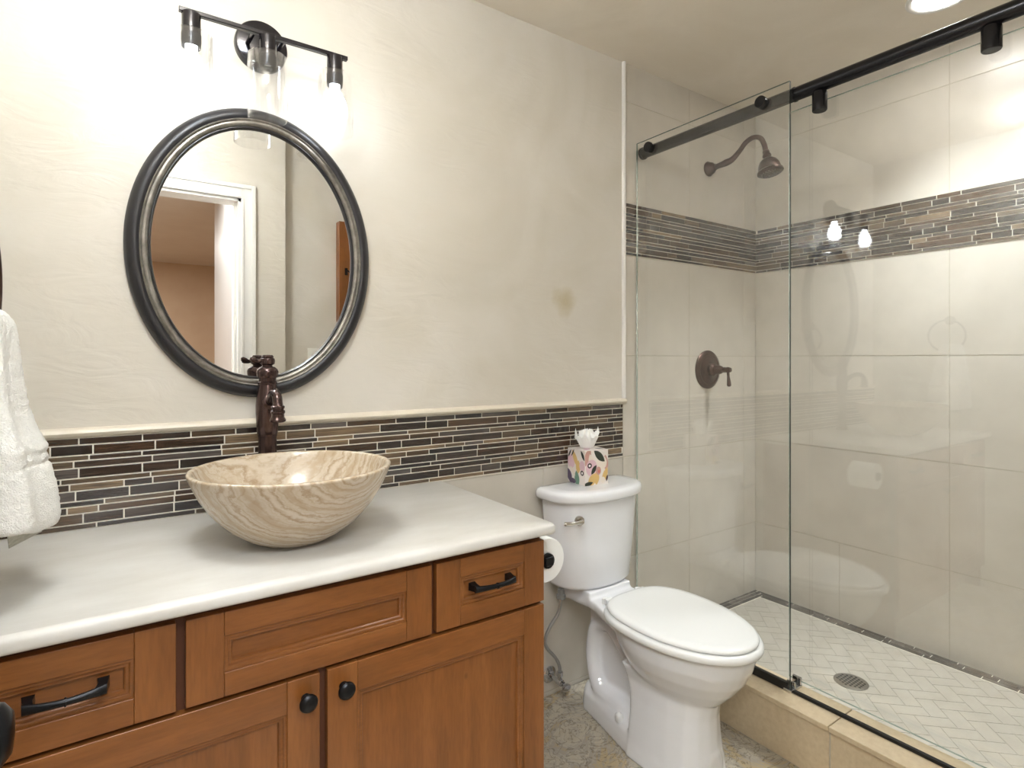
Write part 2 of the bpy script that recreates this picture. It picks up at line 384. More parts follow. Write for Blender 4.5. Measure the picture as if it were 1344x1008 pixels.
# mosaic bands
TONES = [(58,42,32),(46,37,33),(78,62,47),(100,84,66),(64,55,50),(86,79,75),(122,103,80),(50,43,41),(70,52,38),(92,78,62),(42,35,33),(74,67,62),(40,36,38),(56,46,40)]
def mosaic(a0, a1, z0, rows, place, seed, back):
    rnd = random.Random(seed); mb = MB(); back(mb)
    z = z0; hs = {'m': .0135, 'T': .0205, 't': .0095}; g = .0031; z += g*.5
    for k in rows:
        h = hs[k]; a = a0+g*.6 - rnd.random()*.08
        while a < a1:
            L = rnd.choice([.055,.075,.10,.10,.12,.15,.15,.19]) if k != 't' else rnd.choice([.07,.10,.14,.17,.2])
            b = a+L; p, q = max(a, a0+g*.5), min(b, a1-g*.5)
            if q-p > .008:
                t = lin(rnd.choice(TONES))[:3]; j = .85+.35*rnd.random(); place(mb, p, q, z, z+h, tuple(v*j for v in t))
            a = b+g
        z += h+g
    return mb
ROWS = ['t','T','m']*4
m = mosaic(XL, 1.689, ZC, ROWS, lambda mb,a,b,c,d,t: mb.box(a, b, -.0045, .001, c, d, 1, t), 3,
           lambda mb: mb.box(XL, 1.689, -.0028, .012, ZC-.004, 1.0565, 0))
struct('trim_1', m, [M_WGROUT, M_MOSAIC], 'band of brown and grey strip mosaic behind the sink', bevel=.0007)
m = mosaic(1.702, XR, 1.66, ROWS, lambda mb,a,b,c,d,t: mb.box(a, b, -.0045, .001, c, d, 1, t), 5,
           lambda mb: mb.box(1.702, XR, -.0022, .006, 1.66, 1.87, 0))
struct('trim_2', m, [M_WGROUT, M_MOSAIC], 'mosaic band around the short shower wall', bevel=.0007)
m = mosaic(YR, -.0045, 1.66, ROWS, lambda mb,a,b,c,d,t: mb.box(XR-.0045, XR+.001, a, b, c, d, 1, t), 9,
           lambda mb: mb.box(XR-.0022, XR+.006, YR, -.0045, 1.66, 1.87, 0))
struct('trim_3', m, [M_WGROUT, M_MOSAIC], 'mosaic band along the long shower wall', bevel=.0007)
# chair rail over the mosaic, vertical bullnose strip
def railprof(z): return [(0, z), (-.007, z), (-.012, z+.004), (-.0145, z+.010), (-.012, z+.016), (-.006, z+.0205), (0, z+.022)]
m = MB(); pr_ = railprof(1.0565)
m.loft([[(x, y, z) for y, z in pr_] for x in (XL, 1.703)], True, True)
struct('trim_4', m, M_TRIMSTONE, 'rounded cream stone rail on top of the mosaic')
m = MB(); m.loft([[(1.6865, .0, z), (1.6885, -.008, z), (1.6925, -.011, z), (1.698, -.011, z), (1.7025, -.008, z), (1.7045, 0.0, z)] for z in (1.0775, CEIL)], True, True)
struct('trim_5', m, M_WHITE, 'white vertical strip where plaster meets shower tile')

# ------------------------------------------------------------ shower floor and curb
ZS = .089
m = MB(); m.box(1.82, XR+.01, YR, .008, -.08, ZS-.0012, 1)
# small tiles laid in a diagonal offset pattern, clipped to the pan
import mathutils
def clip_poly(poly, x0, x1, y0, y1):
    def cl(P, f, inter):
        out = []
        for i in range(len(P)):
            a, b = P[i], P[(i+1) % len(P)]
            if f(a): out.append(a)
            if f(a) != f(b): out.append(inter(a, b))
        return out
    def ix(c): return lambda a, b: (c, a[1]+(b[1]-a[1])*(c-a[0])/(b[0]-a[0]))
    def iy(c): return lambda a, b: (a[0]+(b[0]-a[0])*(c-a[1])/(b[1]-a[1]), c)
    for f, it in ((lambda p: p[0] >= x0-1e-9, ix(x0)), (lambda p: p[0] <= x1+1e-9, ix(x1)), (lambda p: p[1] >= y0-1e-9, iy(y0)), (lambda p: p[1] <= y1+1e-9, iy(y1))):
        if not poly: return []
        poly = cl(poly, f, it)
    return poly
SX0, SX1, SY0, SY1 = 1.822, XR-.066, YF, -.068
L_, W_, g_ = .102, .051, .0022
c45 = cos(pi/4)
for i in range(-40, 60):
    for j in range(-60, 60):
        # herringbone: pairs of a horizontal and a vertical brick
        for kind in (0, 1):
            ox = i*W_ + j*2*L_*0 ; 
            u0 = i*W_ + j*(2*L_)*.5*2; v0 = i*W_*1.0
            if kind == 0: u, v, du, dv = u0, v0, L_, W_
            else: u, v, du, dv = u0+L_, v0-L_+W_, W_, L_
            poly = [(u+g_/2, v+g_/2), (u+du-g_/2, v+g_/2), (u+du-g_/2, v+dv-g_/2), (u+g_/2, v+dv-g_/2)]
            poly = [(1.9+(a-b)*c45, -.8+(a+b)*c45) for a, b in poly]
            if max(p[0] for p in poly) < SX0 or min(p[0] for p in poly) > SX1 or max(p[1] for p in poly) < SY0 or min(p[1] for p in poly) > SY1: continue
            poly = clip_poly(poly, SX0, SX1, SY0, SY1)
            if len(poly) < 3: continue
            n = len(poly)
            m.add([(a, b, ZS) for a, b in poly]+[(a, b, ZS-.005) for a, b in poly], [tuple(range(n))]+[(k, n+k, n+(k+1) % n, (k+1) % n) for k in range(n)], 0, None, False)
struct('floor_shower', m, [M_FTILE, mat('pan_grout', (178, 170, 157), .9)], 'pale small tiles of the shower floor')
# dark strip mosaic border round the pan
m = MB(); rnd = random.Random(4)
m.box(1.822, XR, -.064, -.0005, ZS-.006, ZS+.0005, 0); m.box(XR-.064, XR-.0005, YF, -.064, ZS-.006, ZS+.0005, 0)
DK = [(88,84,80),(74,70,66),(104,98,92),(92,84,78),(66,62,60)]
for (o_, h) in ((.003, .013), (.019, .021), (.043, .018)):
    a = 1.83
    while a < XR-o_-.01:
        b = min(a+rnd.choice([.1,.14,.18]), XR-o_-.001); m.box(a, b, -o_-h, -o_, ZS-.003, ZS+.0022, 1, lin(rnd.choice(DK))[:3]); a = b+.003
    a = -o_-h-.004
    while a > YF:
        b = max(a-rnd.choice([.1,.14,.18]), YF); m.box(XR-o_-h, XR-o_, b, a, ZS-.003, ZS+.0022, 1, lin(rnd.choice(DK))[:3]); a = b-.003
struct('trim_6', m, [M_WGROUT, M_MOSAIC], 'dark strip mosaic border round the shower floor', bevel=.0005)
# curb
m = MB(); m.box(1.7015, 1.83, YR, .0, -.08, .160, 1)
for a, b in ((YR, -1.2215), (-1.2185, -.8165), (-.8135, -.4015), (-.3985, -.0005)):
    m.box(1.700, 1.706, a, b, .0015, .1585, 0); m.box(1.826, 1.832, a, b, ZS-.01, .1585, 0); m.box(1.690, 1.836, a, b, .1615, .177, 0)
struct('trim_7', m, [M_CURB, M_GROUT], 'beige tiled curb at the foot of the shower glass', bevel=.002)

# ------------------------------------------------------------ doorway, door leaf, hall behind
def casing(y, s):
    mb = MB()
    for x0, x1, z0, z1 in ((DX0-.05, DX0+.004, 0, DZ+.066), (DX1-.004, DX1+.064, 0, DZ+.066), (DX0+.004, DX1-.004, DZ-.004, DZ+.066)):
        mb.box(x0, x1, y, y+s*.012, z0, z1)
    mb.box(DX1+.044, DX1+.064, y+s*.012, y+s*.02, 0, DZ+.066); mb.box(DX0, DX1+.044, y+s*.012, y+s*.02, DZ+.046, DZ+.066)
    mb.box(DX1-.004, DX1+.008, y+s*.012, y+s*.017, 0, DZ-.004); mb.box(DX0+.004, DX1+.008, y+s*.012, y+s*.017, DZ-.004, DZ+.008)
    return mb
struct('trim_8', casing(YF, 1), M_WHITE, 'white moulded door casing seen in the mirror', bevel=.002)
struct('trim_9', casing(YF-.12, -1), M_WHITE, 'white casing on the hall side of the doorway', bevel=.002)
m = MB(); m.box(DX1-.018, DX1, YF-.12, YF, 0, DZ); m.box(DX0, DX0+.012, YF-.12, YF, 0, DZ); m.box(DX0, DX1, YF-.12, YF, DZ-.018, DZ); m.box(DX1-.03, DX1-.018, YF-.07, YF-.045, 0, DZ-.018)
struct('trim_10', m, M_WHITE, 'white door jamb lining')
# door leaf folded back against the left wall
m = MB(); m.box(-.185, -.148, -1.585, -.885, .012, 2.04)
d1 = build('door_1', m, M_WHITE, None, (-.166, -1.585, .012), .002); tag(d1, 'white door leaf folded back along the left wall', None, None, 'structure')
m = MB()
for z0, z1 in ((.25, .95), (1.08, 1.88)):
    for y0, y1 in ((-1.46, -1.27), (-1.20, -1.01)):
        m.box(-.148, -.144, y0, y1, z0, z1)
build('door_panel', m, M_WHITE, d1, bevel=.003)
kb = MB(); kb.lathe([(0, 0), (.031, 0), (.031, .004), (.026, .008), (.012, .010), (.011, .036), (.02, .040), (.0275, .048), (.0295, .056), (.027, .064), (.018, .071), (0, .073)], (-.149, -.957, .892), (1, 0, 0), 32)
build('door_knob', kb, M_PULL, d1, label='dark bronze round door knob')
# hall
m = MB(); m.box(-1.3, 1.6, -6.7, YF-.12, -.08, -.0); m.box(DX0, DX1, YF-.12, YR, -.08, -.0); struct('floor_hall', m, M_CARPET, 'hall floor beyond the doorway')
m = MB(); m.box(-1.3, 1.6, -6.7, YF-.12, CEIL, CEIL+.1); struct('ceiling_hall', m, M_HALLC, 'hall ceiling beyond the doorway')
m = MB(); m.box(-1.3, 1.6, -6.8, -6.7, -.08, CEIL); struct('wall_hall_end', m, M_HALL, 'tan wall at the far end of the hall')
m = MB(); m.box(-1.4, -1.3, -6.8, YF-.12, -.08, CEIL); struct('wall_hall_left', m, M_HALL, 'tan wall on one side of the hall')
m = MB(); m.box(.63, .73, -3.3, YF-.12, -.08, CEIL); struct('wall_hall_right', m, M_HALLW, 'short white wall just outside the doorway')
m = MB(); m.box(1.5, 1.6, -6.7, -3.3, -.08, CEIL); m.box(.73, 1.6, -3.3, -3.2, -.08, CEIL); struct('wall_hall_far', m, M_HALL, 'tan wall where the hall widens')
m = MB(); m.box(XL-.3-.8, XL, YF-.12, YF-.07, -.08, CEIL); struct('wall_hall_near', m, M_HALL, 'hall side of the bathroom wall')
m = MB()
for y0, y1, z0, z1 in ((-2.33, -2.26, 0, 2.13), (-2.26, -1.74, 2.06, 2.13)): m.box(.612, .63, y0, y1, z0, z1); m.box(.604, .612, y0, y0+.02 if z0 == 0 else y1, z1-.02 if z0 else 0, z1)
m.box(.622, .63, -2.26, -1.74, 0, 2.06)
struct('door_2', m, M_WHITE, 'white door and casing across the hall', bevel=.002)
M_HALLFILL = mat('hall_fill', (255,255,255), .3, emit=((.90, .985, 1.06), HALL_FILL))  # glow of the added hall fill panel
def can_light(x, y, z, r, m_e, label):
    t = thing('recessed_light', (x, y, z), label, 'ceiling light', None)
    a = MB(); a.lathe([(r, 0), (r+.018, 0), (r+.018, -.003), (r+.012, -.006), (r, -.004), (r-.004, .0)], (x, y, z), (0,0,1), 48); build('trim_ring', a, M_WHITE, t)
    b = MB(); b.lathe([(0, -.0035), (r*.97, -.0025), (r*.97, -.0005), (0, -.0005)], (x, y, z), (0,0,1), 48); build('lamp_lens', b, m_e, t)
    return t
sl = bpy.data.lights.new('shower_spot', 'SPOT'); sl.energy = 54; sl.color = (.92, .985, 1.02); sl.spot_size = R(100); sl.spot_blend = 1; sl.shadow_soft_size = .07
slo = bpy.data.objects.new('shower_spot', sl); COL.objects.link(slo); slo.location = (2.25, -.90, CEIL-.012)
can_light(2.25, -.90, CEIL, .078, M_CAN1, 'round recessed light glowing in the ceiling over the shower')
t = thing('ceiling_fill_light', (.05, -.93, CEIL-.22), 'added round opal fill light on a short stem over the vanity side', 'ceiling light')  # unseen fixture added to brighten the bathroom
a = MB(); a.lathe([(0, 0), (.06, 0), (.06, -.012), (.012, -.018), (.012, -.100), (.145, -.104), (.15, -.108), (.15, -.118), (0, -.118)], (.05, -.93, CEIL), (0,0,1), 48); build('stem_and_plate', a, M_WHITE, t)
a = MB(); a.lathe([(.14, -.118), (.148, -.135), (.142, -.165), (.12, -.195), (.08, -.213), (.03, -.219), (0, -.22)], (.05, -.93, CEIL), (0,0,1), 48); build('opal_shade', a, M_ROOMFILL, t)
a = MB(); a.lathe([(.03, -.1035), (.13, -.1035), (.12, -.090), (.06, -.080), (.03, -.082)], (.05, -.93, CEIL), (0,0,1), 48); build('upper_diffuser', a, mat('ceiling_up_fill', (255,255,255), .3, emit=((.92, .985, 1.05), 40)), t)  # upward glow added to lighten the ceiling
a = MB(); a.box(-.9, .6, -2.75, -2.05, CEIL-.02, CEIL-.012); ht = thing('hall_fill_panel', (-.15, -2.4, CEIL-.03), 'large flat fill light added to the hall ceiling outside the doorway', 'ceiling light'); build('diffuser', a, M_HALLFILL, ht)  # unseen panel added as frontal fill through the doorway
a = MB()
for b_ in ((-.93, -.9, -2.78, -2.02), (.6, .63, -2.78, -2.02), (-.9, .6, -2.78, -2.75), (-.9, .6, -2.05, -2.02)): a.box(*b_, CEIL-.03, CEIL)
build('frame', a, M_WHITE, ht)
can_light(-.3, -5.0, CEIL, .16, mat('far_hall_fill', (255,255,255), .3, emit=((1, .97, .92), 70)), 'round fill light added at the far end of the hall')  # added to brighten the far part of the hall

# things on the front wall, seen in the mirror
t = thing('wall_cabinet', (1.19, YR, 1.45), 'small wooden wall cabinet with a black latch, reflected in the mirror edge', 'cabinet')
m = MB(); m.box(1.045, 1.335, YR, YR+.04, 1.45, 2.02); build('body', m, M_WZ, t, bevel=.002)
m = MB(); m.box(1.045, 1.335, YR+.04, YR+.056, 1.45, 2.02); build('door', m, M_WZ, t, bevel=.003)
m = MB(); m.box(1.077, 1.093, YR+.056, YR+.06, 1.715, 1.755); m.tube([(1.085, YR+.06, 1.735), (1.085, YR+.075, 1.74), (1.100, YR+.08, 1.728)], .004, 10); build('latch', m, M_BLACK, t)
t = thing('switch_plate', (.94, YR, 1.18), 'white light switch plate reflected low in the mirror', 'light switch')
m = MB(); m.box(.885, 1.0, YR, YR+.006, 1.18, 1.297); build('plate', m, M_PLATE, t, bevel=.002)
for x in (.918, .966):
    m = MB(); m.box(x-.016, x+.016, YR+.006, YR+.011, 1.205, 1.272); build('rocker', m, M_PLATE, t, bevel=.001)

# ------------------------------------------------------------ vanity
YFACE = -.56; XV0, XV1 = -.215, .853
t = thing('vanity_cabinet', (.32, -.28, 0), 'stained alder vanity cabinet with drawers and doors under the stone counter', 'vanity')
m = MB()
m.box(XV1-.018, XV1, -.54, -.004, .0, .817, 1); m.box(XV0, XV0+.018, -.54, -.004, .0, .817, 1); m.box(XV0+.018, XV1-.018, -.54, -.004, .10, .118, 0); m.box(XV0+.018, XV1-.018, -.47, -.455, 0, .10, 0)
build('body', m, [M_WX, M_WZ], t, bevel=.001)
m = MB()   # face frame
m.box(XV0, XV1, -.541, -.523, .795, .817); m.box(XV0, XV1, -.541, -.523, .635, .665); m.box(XV0, XV1, -.541, -.523, .10, .135)
for a, b in ((XV0, -.19), (.075, .105), (.31, .34), (.543, .572), (XV1-.025, XV1)): m.box(a, b, -.5409, -.523, .135 if (.3 < a < .32) or a < 0 or a > .8 else .665, .795 if not (.3 < a < .32) else .635)
build('face_frame', m, M_WDARK, t)
def front(name, x0, x1, z0, z1, sw, rw, par, gap=.0):
    """frame-and-panel front: stiles, rails, stepped bead, recessed panel"""
    mb = MB(); yb = -.541; yf = YFACE
    mb.box(x0, x0+sw, yb, yf, z0, z1, 1); mb.box(x1-sw, x1, yb, yf, z0, z1, 1)
    mb.box(x0+sw, x1-sw, yb, yf, z0, z0+rw, 0); mb.box(x0+sw, x1-sw, yb, yf, z1-rw, z1, 0)
    return mb
def bead(x0, x1, z0, z1):
    mb = MB(); prof = [(0, -.556), (.003, -.5575), (.006, -.556), (.007, -.5535), (.009, -.5535), (.0105, -.5545), (.0125, -.5535), (.014, -.549), (.0145, -.544), (0, -.544)]
    rings = [[(x0+d, y, z0+d), (x1-d, y, z0+d), (x1-d, y, z1-d), (x0+d, y, z1-d)] for d, y in prof]
    rings.append(rings[0]); n = 4; vs = [p for r in rings for p in r]; fs = []
    for i in range(len(rings)-1):
        for j in range(4): k = (j+1) % 4; fs.append((i*4+j, i*4+k, (i+1)*4+k, (i+1)*4+j))
    return mb.add(vs, fs, 0, None, False)
def make_front(name, x0, x1, z0, z1, sw, rw, vertical, label=None):
    o = build(name, front(name, x0, x1, z0, z1, sw, rw, t), [M_WX, M_WZ], t, bevel=.0016, label=label)
    b = build('molding', bead(x0+sw, x1-sw, z0+rw, z1-rw), M_WX, o, sharp=60)
    p = MB(); p.box(x0+sw+.001, x1-sw-.001, -.541, -.5465, z0+rw+.001, z1-rw-.001); build('panel', p, M_WZ if vertical else M_WX, o)
    return o
def pull(par, xc, z, L=.098):
    mb = MB(); yw = YFACE
    h = L/2
    for s in (-1, 1):
        # flared rectangular foot
        mb.loft([[(xc+s*h-.008, yw, z-.0085), (xc+s*h+.008, yw, z-.0085), (xc+s*h+.008, yw, z+.0085), (xc+s*h-.008, yw, z+.0085)],
                 [(xc+s*h-.006, yw-.014, z-.007), (xc+s*h+.006, yw-.014, z-.007), (xc+s*h+.006, yw-.014, z+.007), (xc+s*h-.006, yw-.014, z+.007)],
                 [(xc+s*(h-.004)-.006, yw-.026, z-.006), (xc+s*(h-.001)+.006, yw-.022, z-.006), (xc+s*(h-.001)+.006, yw-.022, z+.006), (xc+s*(h-.004)-.006, yw-.026, z+.006)]])
    N = 20; rings = []
    for i in range(N+1):
        u = -1+2*i/N; x = xc+u*(h+.005); y = yw-.0235-.009*(1-u*u); hz = .0052+.0032*abs(u)**2; hy = .005
        rings.append([(x, y-hy*cos(a), z-hz*sin(a)) for a in [2*pi*k/12 for k in range(12)]])
    mb.loft(rings)
    mb.lathe([(.0068, -.0012), (.0068, .0012)], (xc, yw-.0325, z), (1,0,0), 16)
    return build('pull_handle', mb, M_PULL, par, sharp=50, label='dark arched pull handle')
def knob(par, x, z):
    mb = MB(); mb.lathe([(0, 0), (.0085, 0), (.008, .003), (.006, .007), (.0065, .013), (.012, .016), (.0162, .019), (.0168, .022), (.015, .0255), (.008, .0285), (0, .0292)], (x, YFACE, z), (0, -1, 0), 32)
    return build('knob', mb, M_PULL, par, label='dark round knob')
d = make_front('drawer', -.211, .083, .653, .800, .058, .042, False); pull(d, -.060, .734, .090)
d = make_front('drawer', .5635, .853, .653, .800, .058, .042, False); pull(d, .698, .734, .096)
make_front('false_front', .097, .5525, .653, .800, .058, .042, False)
d = make_front('door', -.211, .318, .125, .645, .059, .059, True); knob(d, .2915, .606)
d = make_front('door', .332, .853, .125, .645, .059, .059, True); knob(d, .3625, .606)

# countertop
m = MB()
x0, x1, y0, y1, z0, z1 = XL, .872, -.587, -.005, .818, ZC
def rr(x0, x1, y0, y1, r, z, n=6):
    P = []
    for cx, cy, a0 in ((x1-r, y1-.001, 0), (x0+.001, y1-.001, 90), (x0+.001, y0+r, 180), (x1-r, y0+r, 270)):
        rr_ = r if a0 == 270 else .001
        if a0 == 0: cx = x1-.001
        if a0 == 180: cy = y0+.001
        for k in range(n+1):
            a = R(a0+90*k/n); P.append((cx+rr_*cos(a), cy+rr_*sin(a), z))
    return P
prof = [(.004, z0), (.001, z0+.002), (0, z0+.006), (0, z1-.009), (.0025, z1-.004), (.007, z1-.001), (.012, z1)]
rings = []
for d_, z in prof:
    P = rr(x0, x1-d_, y0+d_, y1, .012, z); rings.append(P)
m.loft(rings)
ct = build('countertop', m, M_STONE, None, (.32, -.29, .818), sharp=50)
tag(ct, 'cream limestone countertop running along the mosaic on the wooden vanity', 'countertop')

# vessel sink
BX, BY = .321, -.357
t = thing('vessel_sink', (BX, BY, ZC), 'round veined travertine vessel sink sitting on the counter', 'sink')
outer = [(.0, 0), (.055, 0), (.075, .004), (.105, .020), (.135, .043), (.163, .074), (.184, .106), (.199, .138), (.2055, .154)]
rimp = [(.2065, .1575), (.206, .160), (.203, .1612), (.197, .1608), (.1945, .158)]
inner = [(.188, .142), (.172, .110), (.148, .078), (.115, .048), (.075, .028), (.024, .020), (0, .0198)]
m = MB(); m.lathe([(r, h) for r, h in outer+rimp+inner], (BX, BY, ZC+.0005), (0,0,1), 96); build('bowl', m, M_TRAV, t, sharp=60)
m = MB(); m.lathe([(0, .020), (.021, .020), (.0215, .0235), (.017, .0245), (.014, .030), (.008, .033), (0, .0335)], (BX, BY, ZC+.0005), (0,0,1), 32); build('drain_cap', m, M_BRONZE, t)

# faucet
FX, FY = .325, -.072
t = thing('faucet', (FX, FY, ZC), 'tall oil rubbed bronze faucet with a lever behind the stone sink', 'faucet')
m = MB(); m.lathe([(0, 0), (.030, 0), (.030, .005), (.026, .010), (.0225, .014), (.0225, .192), (.0235, .193), (.0235, .198), (.0248, .200), (.0268, .225), (.0285, .255), (.0285, .275), (.026, .300), (.0225, .326), (.0235, .328), (.0235, .333), (.021, .335), (.021, .345), (0, .345)], (FX, FY, ZC), (0,0,1), 40)
build('faucet_body', m, M_BRONZE, t, sharp=30)
m = MB(); m.lathe([(0, .345), (.0235, .345), (.026, .350), (.0265, .360), (.0245, .366), (.018, .372), (.012, .374), (.012, .377), (.017, .380), (.0185, .388), (.017, .394), (.014, .396), (.015, .399), (.012, .403), (0, .404)], (FX, FY, ZC), (0,0,1), 36)
build('cap', m, M_BRONZE, t, sharp=30)
m = MB(); m.tube([(FX-.010, FY, ZC+.387), (FX-.018, FY, ZC+.387), (FX-.024, FY, ZC+.386), (FX-.031, FY, ZC+.388), (FX-.038, FY, ZC+.391), (FX-.042, FY, ZC+.391)], [.006, .0048, .0055, .008, .008, .004], 16)
build('lever', m, M_BRONZE, t)
m = MB(); zc = ZC+.283
m.tube([(FX, FY-.02, zc), (FX, FY-.038, zc+.006), (FX, FY-.058, zc+.020), (FX, FY-.083, zc+.026), (FX, FY-.106, zc+.018), (FX, FY-.114, zc+.004), (FX, FY-.117, zc-.006)], [.0125, .0115, .011, .0115, .0115, .0115, .0125], 20)
build('spout', m, M_BRONZE, t)
m = MB(); m.lathe([(.0125, 0), (.0155, -.002), (.0155, -.006), (.0135, -.008), (.0135, -.011), (.0165, -.013), (.0165, -.018), (.0145, -.020), (.0150, -.028), (.0185, -.034), (.0185, -.038), (.0150, -.040), (0, -.038)], (FX, FY-.117, zc-.003), (0,-.05,1), 28); build('spout_tip', m, M_BRONZE, t, sharp=25)
m = MB(); m.lathe([(.015, 0), (.019, .002), (.019, .006), (.014, .010)], (FX, FY-.024, zc), (0,-1,0), 28); build('spout_collar', m, M_BRONZE, t)

# oval mirror
MX, MZ, MA, MBB = .3185, 1.518, .303, .3835
t = thing('oval_mirror', (MX, 0, MZ-MBB), 'large oval mirror in a black frame with silver inner rings', 'mirror')
def ovalring(prof, mb, seg=120, mi=0, close=True):
    rings = [[(MX+(MA-d)*cos(2*pi*k/seg), y, MZ+(MBB-d)*sin(2*pi*k/seg)) for k in range(seg)] for d, y in prof]
    if close: rings.append(rings[0])
    return mb.loft(rings, False, False, mi)
m = MB(); ovalring([(.003, -.001), (0, -.006), (.001, -.012), (.006, -.020), (.014, -.0265), (.022, -.029), (.027, -.0275), (.031, -.0255), (.031, -.001)], m)
build('frame', m, M_FRAMEB, t, sharp=50)
m = MB(); ovalring([(.031, -.001), (.031, -.0265), (.0335, -.0285), (.036, -.0265), (.037, -.0245), (.041, -.026), (.045, -.025), (.048, -.021), (.0505, -.018), (.0505, -.001)], m)
build('frame_inner_ring', m, M_FRAMES, t, sharp=50, label='antiqued silver stepped ring')
m = MB(); ovalring([(.0505, -.001), (.0505, -.020), (.0525, -.0205), (.055, -.015), (.056, -.010), (.056, -.001)], m); build('frame_lip', m, M_FRAMEB, t, sharp=50)
m = MB(); seg = 120
vs = [(MX+(MA-.054)*cos(2*pi*k/seg), -.009, MZ+(MBB-.054)*sin(2*pi*k/seg)) for k in range(seg)]; vb = [(a, -.004, c) for a, _, c in vs]
m.loft([vb, vs]); build('mirror_glass', m, M_SILVER, t)

# vanity light
LX, LZ, LY = .322, 2.056, -.11
t = thing('vanity_light', (LX, 0, LZ-.21), 'three-shade bar light above the oval mirror with one empty socket', 'wall light')
m = MB(); m.lathe([(0, 0), (.066, 0), (.066, .016), (.064, .020), (.060, .022), (0, .022)], (LX, 0, 2.072), (0,-1,0), 56); build('backplate', m, M_BLKGLOSS, t, sharp=30)
m = MB(); m.lathe([(.006,-.2),(.006,.2)], (LX,LY,LZ), (1,0,0), 4); m = MB(); m.box(LX-.2, LX+.2, LY-.007, LY+.007, LZ-.0055, LZ+.0055); build('bar', m, M_BLKGLOSS, t, bevel=.002)
for s in (-1, 1):
    m = MB(); m.tube([(LX+s*.036, -.020, 2.066), (LX+s*.036, LY, LZ)], .0055, 14, sub=1); build('arm', m, M_BLKGLOSS, t)
for i, sx in enumerate((.148, .318, .488)):
    m = MB(); m.lathe([(0, -.004), (.0200, -.004), (.0205, -.007), (.0205, -.052), (.018, -.052), (.018, -.048), (.0, -.048)], (sx, LY, LZ), (0,0,1), 32); so = build('socket', m, M_BLKGLOSS, t, sharp=30)
    m = MB(); m.lathe([(.018, -.052), (.0215, -.052), (.0215, -.070), (.020, -.083), (.0175, -.083), (.0175, -.052)], (sx, LY, LZ), (0,0,1), 32)
    build('socket_shell', m, M_BLACK, so, sharp=30)
    if i == 1:
        m = MB(); m.lathe([(0, -.060), (.0165, -.060), (.0165, -.066), (.012, -.072), (0, -.070)], (sx, LY, LZ), (0,0,1), 24); build('socket_insert', m, M_SOCKIN, so)
    r0 = .0475
    m = MB(); m.lathe([(.0205, -.0525), (r0-.004, -.0525), (r0, -.056), (r0, -.211), (r0-.0015, -.2125), (r0-.003, -.211), (r0-.003, -.058), (r0-.005, -.0555), (.0215, -.0555)], (sx, LY, LZ), (0,0,1), 56)
    o = build('glass_shade', m, M_SHADE, t, sharp=50)
    if i != 1:
        m = MB(); m.lathe([(.0125, -.060), (.0125, -.090), (.015, -.097), (.023, -.112), (.029, -.126), (.0325, -.143), (.031, -.160), (.024, -.174), (.013, -.182), (0, -.184)], (sx, LY, LZ), (0,0,1), 32); build('light_bulb', m, M_BULB, t, label='glowing frosted bulb')

# ------------------------------------------------------------ toilet
TX = 1.44
t = thing('toilet', (TX, -.38, 0), 'white two-piece toilet with closed lid between vanity and shower', 'toilet')
def dring(hw, yb, yf, z, rb=.02, n=2.3, N=40):
    """D plan: straight back with small corners, bowed front"""
    P = []
    ys = yb-.45*(yb-yf)     # where the bow starts
    P.append((TX-hw+rb, yb, z)); P.append((TX-hw+rb*.3, yb-rb*.3, z)); P.append((TX-hw, yb-rb, z))
    for k in range(N+1):
        a = pi - pi*k/N
        cx = abs(cos(a))**(2/n)*(1 if cos(a) > 0 else -1); sy = abs(sin(a))**(2/n)
        P.append((TX+hw*cx, (yb-.35*(yb-yf))-(yb-yf)*.65*sy, z))
    P.append((TX+hw, yb-rb, z)); P.append((TX+hw-rb*.3, yb-rb*.3, z)); P.append((TX+hw-rb, yb, z))
    return P
YB = -.022
m = MB(); m.loft([dring(.146, YB-.012, -.170, .432), dring(.158, YB-.004, -.184, .436), dring(.163, YB, -.190, .447), dring(.176, YB, -.198, .58), dring(.190, YB, -.205, .742)], True, True)
build('tank', m, M_PORC, t, sharp=60)
m = MB(); m.loft([dring(.196, YB+.002, -.209, .742), dring(.207, YB+.006, -.218, .744), dring(.211, YB+.008, -.222, .751), dring(.211, YB+.008, -.222, .767), dring(.207, YB+.005, -.218, .776), dring(.198, YB, -.209, .7805), dring(.16, YB-.02, -.18, .7815)], True, True)
build('tank_lid', m, M_PORC, t, sharp=60)
# flush lever on the front of the tank
hx, hz = 1.305, .684; hy = -.176
m = MB(); m.lathe([(0, 0), (.0165, 0), (.0165, .010), (.014, .014), (0, .015)], (hx, hy+.004, hz), (-.18,-1,0), 28); fh = build('flush_handle', m, M_NICKEL, t, label='nickel flush lever')
m = MB(); m.tube([(hx, hy-.014, hz), (hx-.02, hy-.018, hz), (hx-.045, hy-.016, hz+.001), (hx-.068, hy-.008, hz+.001), (hx-.070, hy-.0075, hz+.001)], [.009, .0065, .0065, .0075, .005], 14); build('lever_arm', m, M_NICKEL, fh)
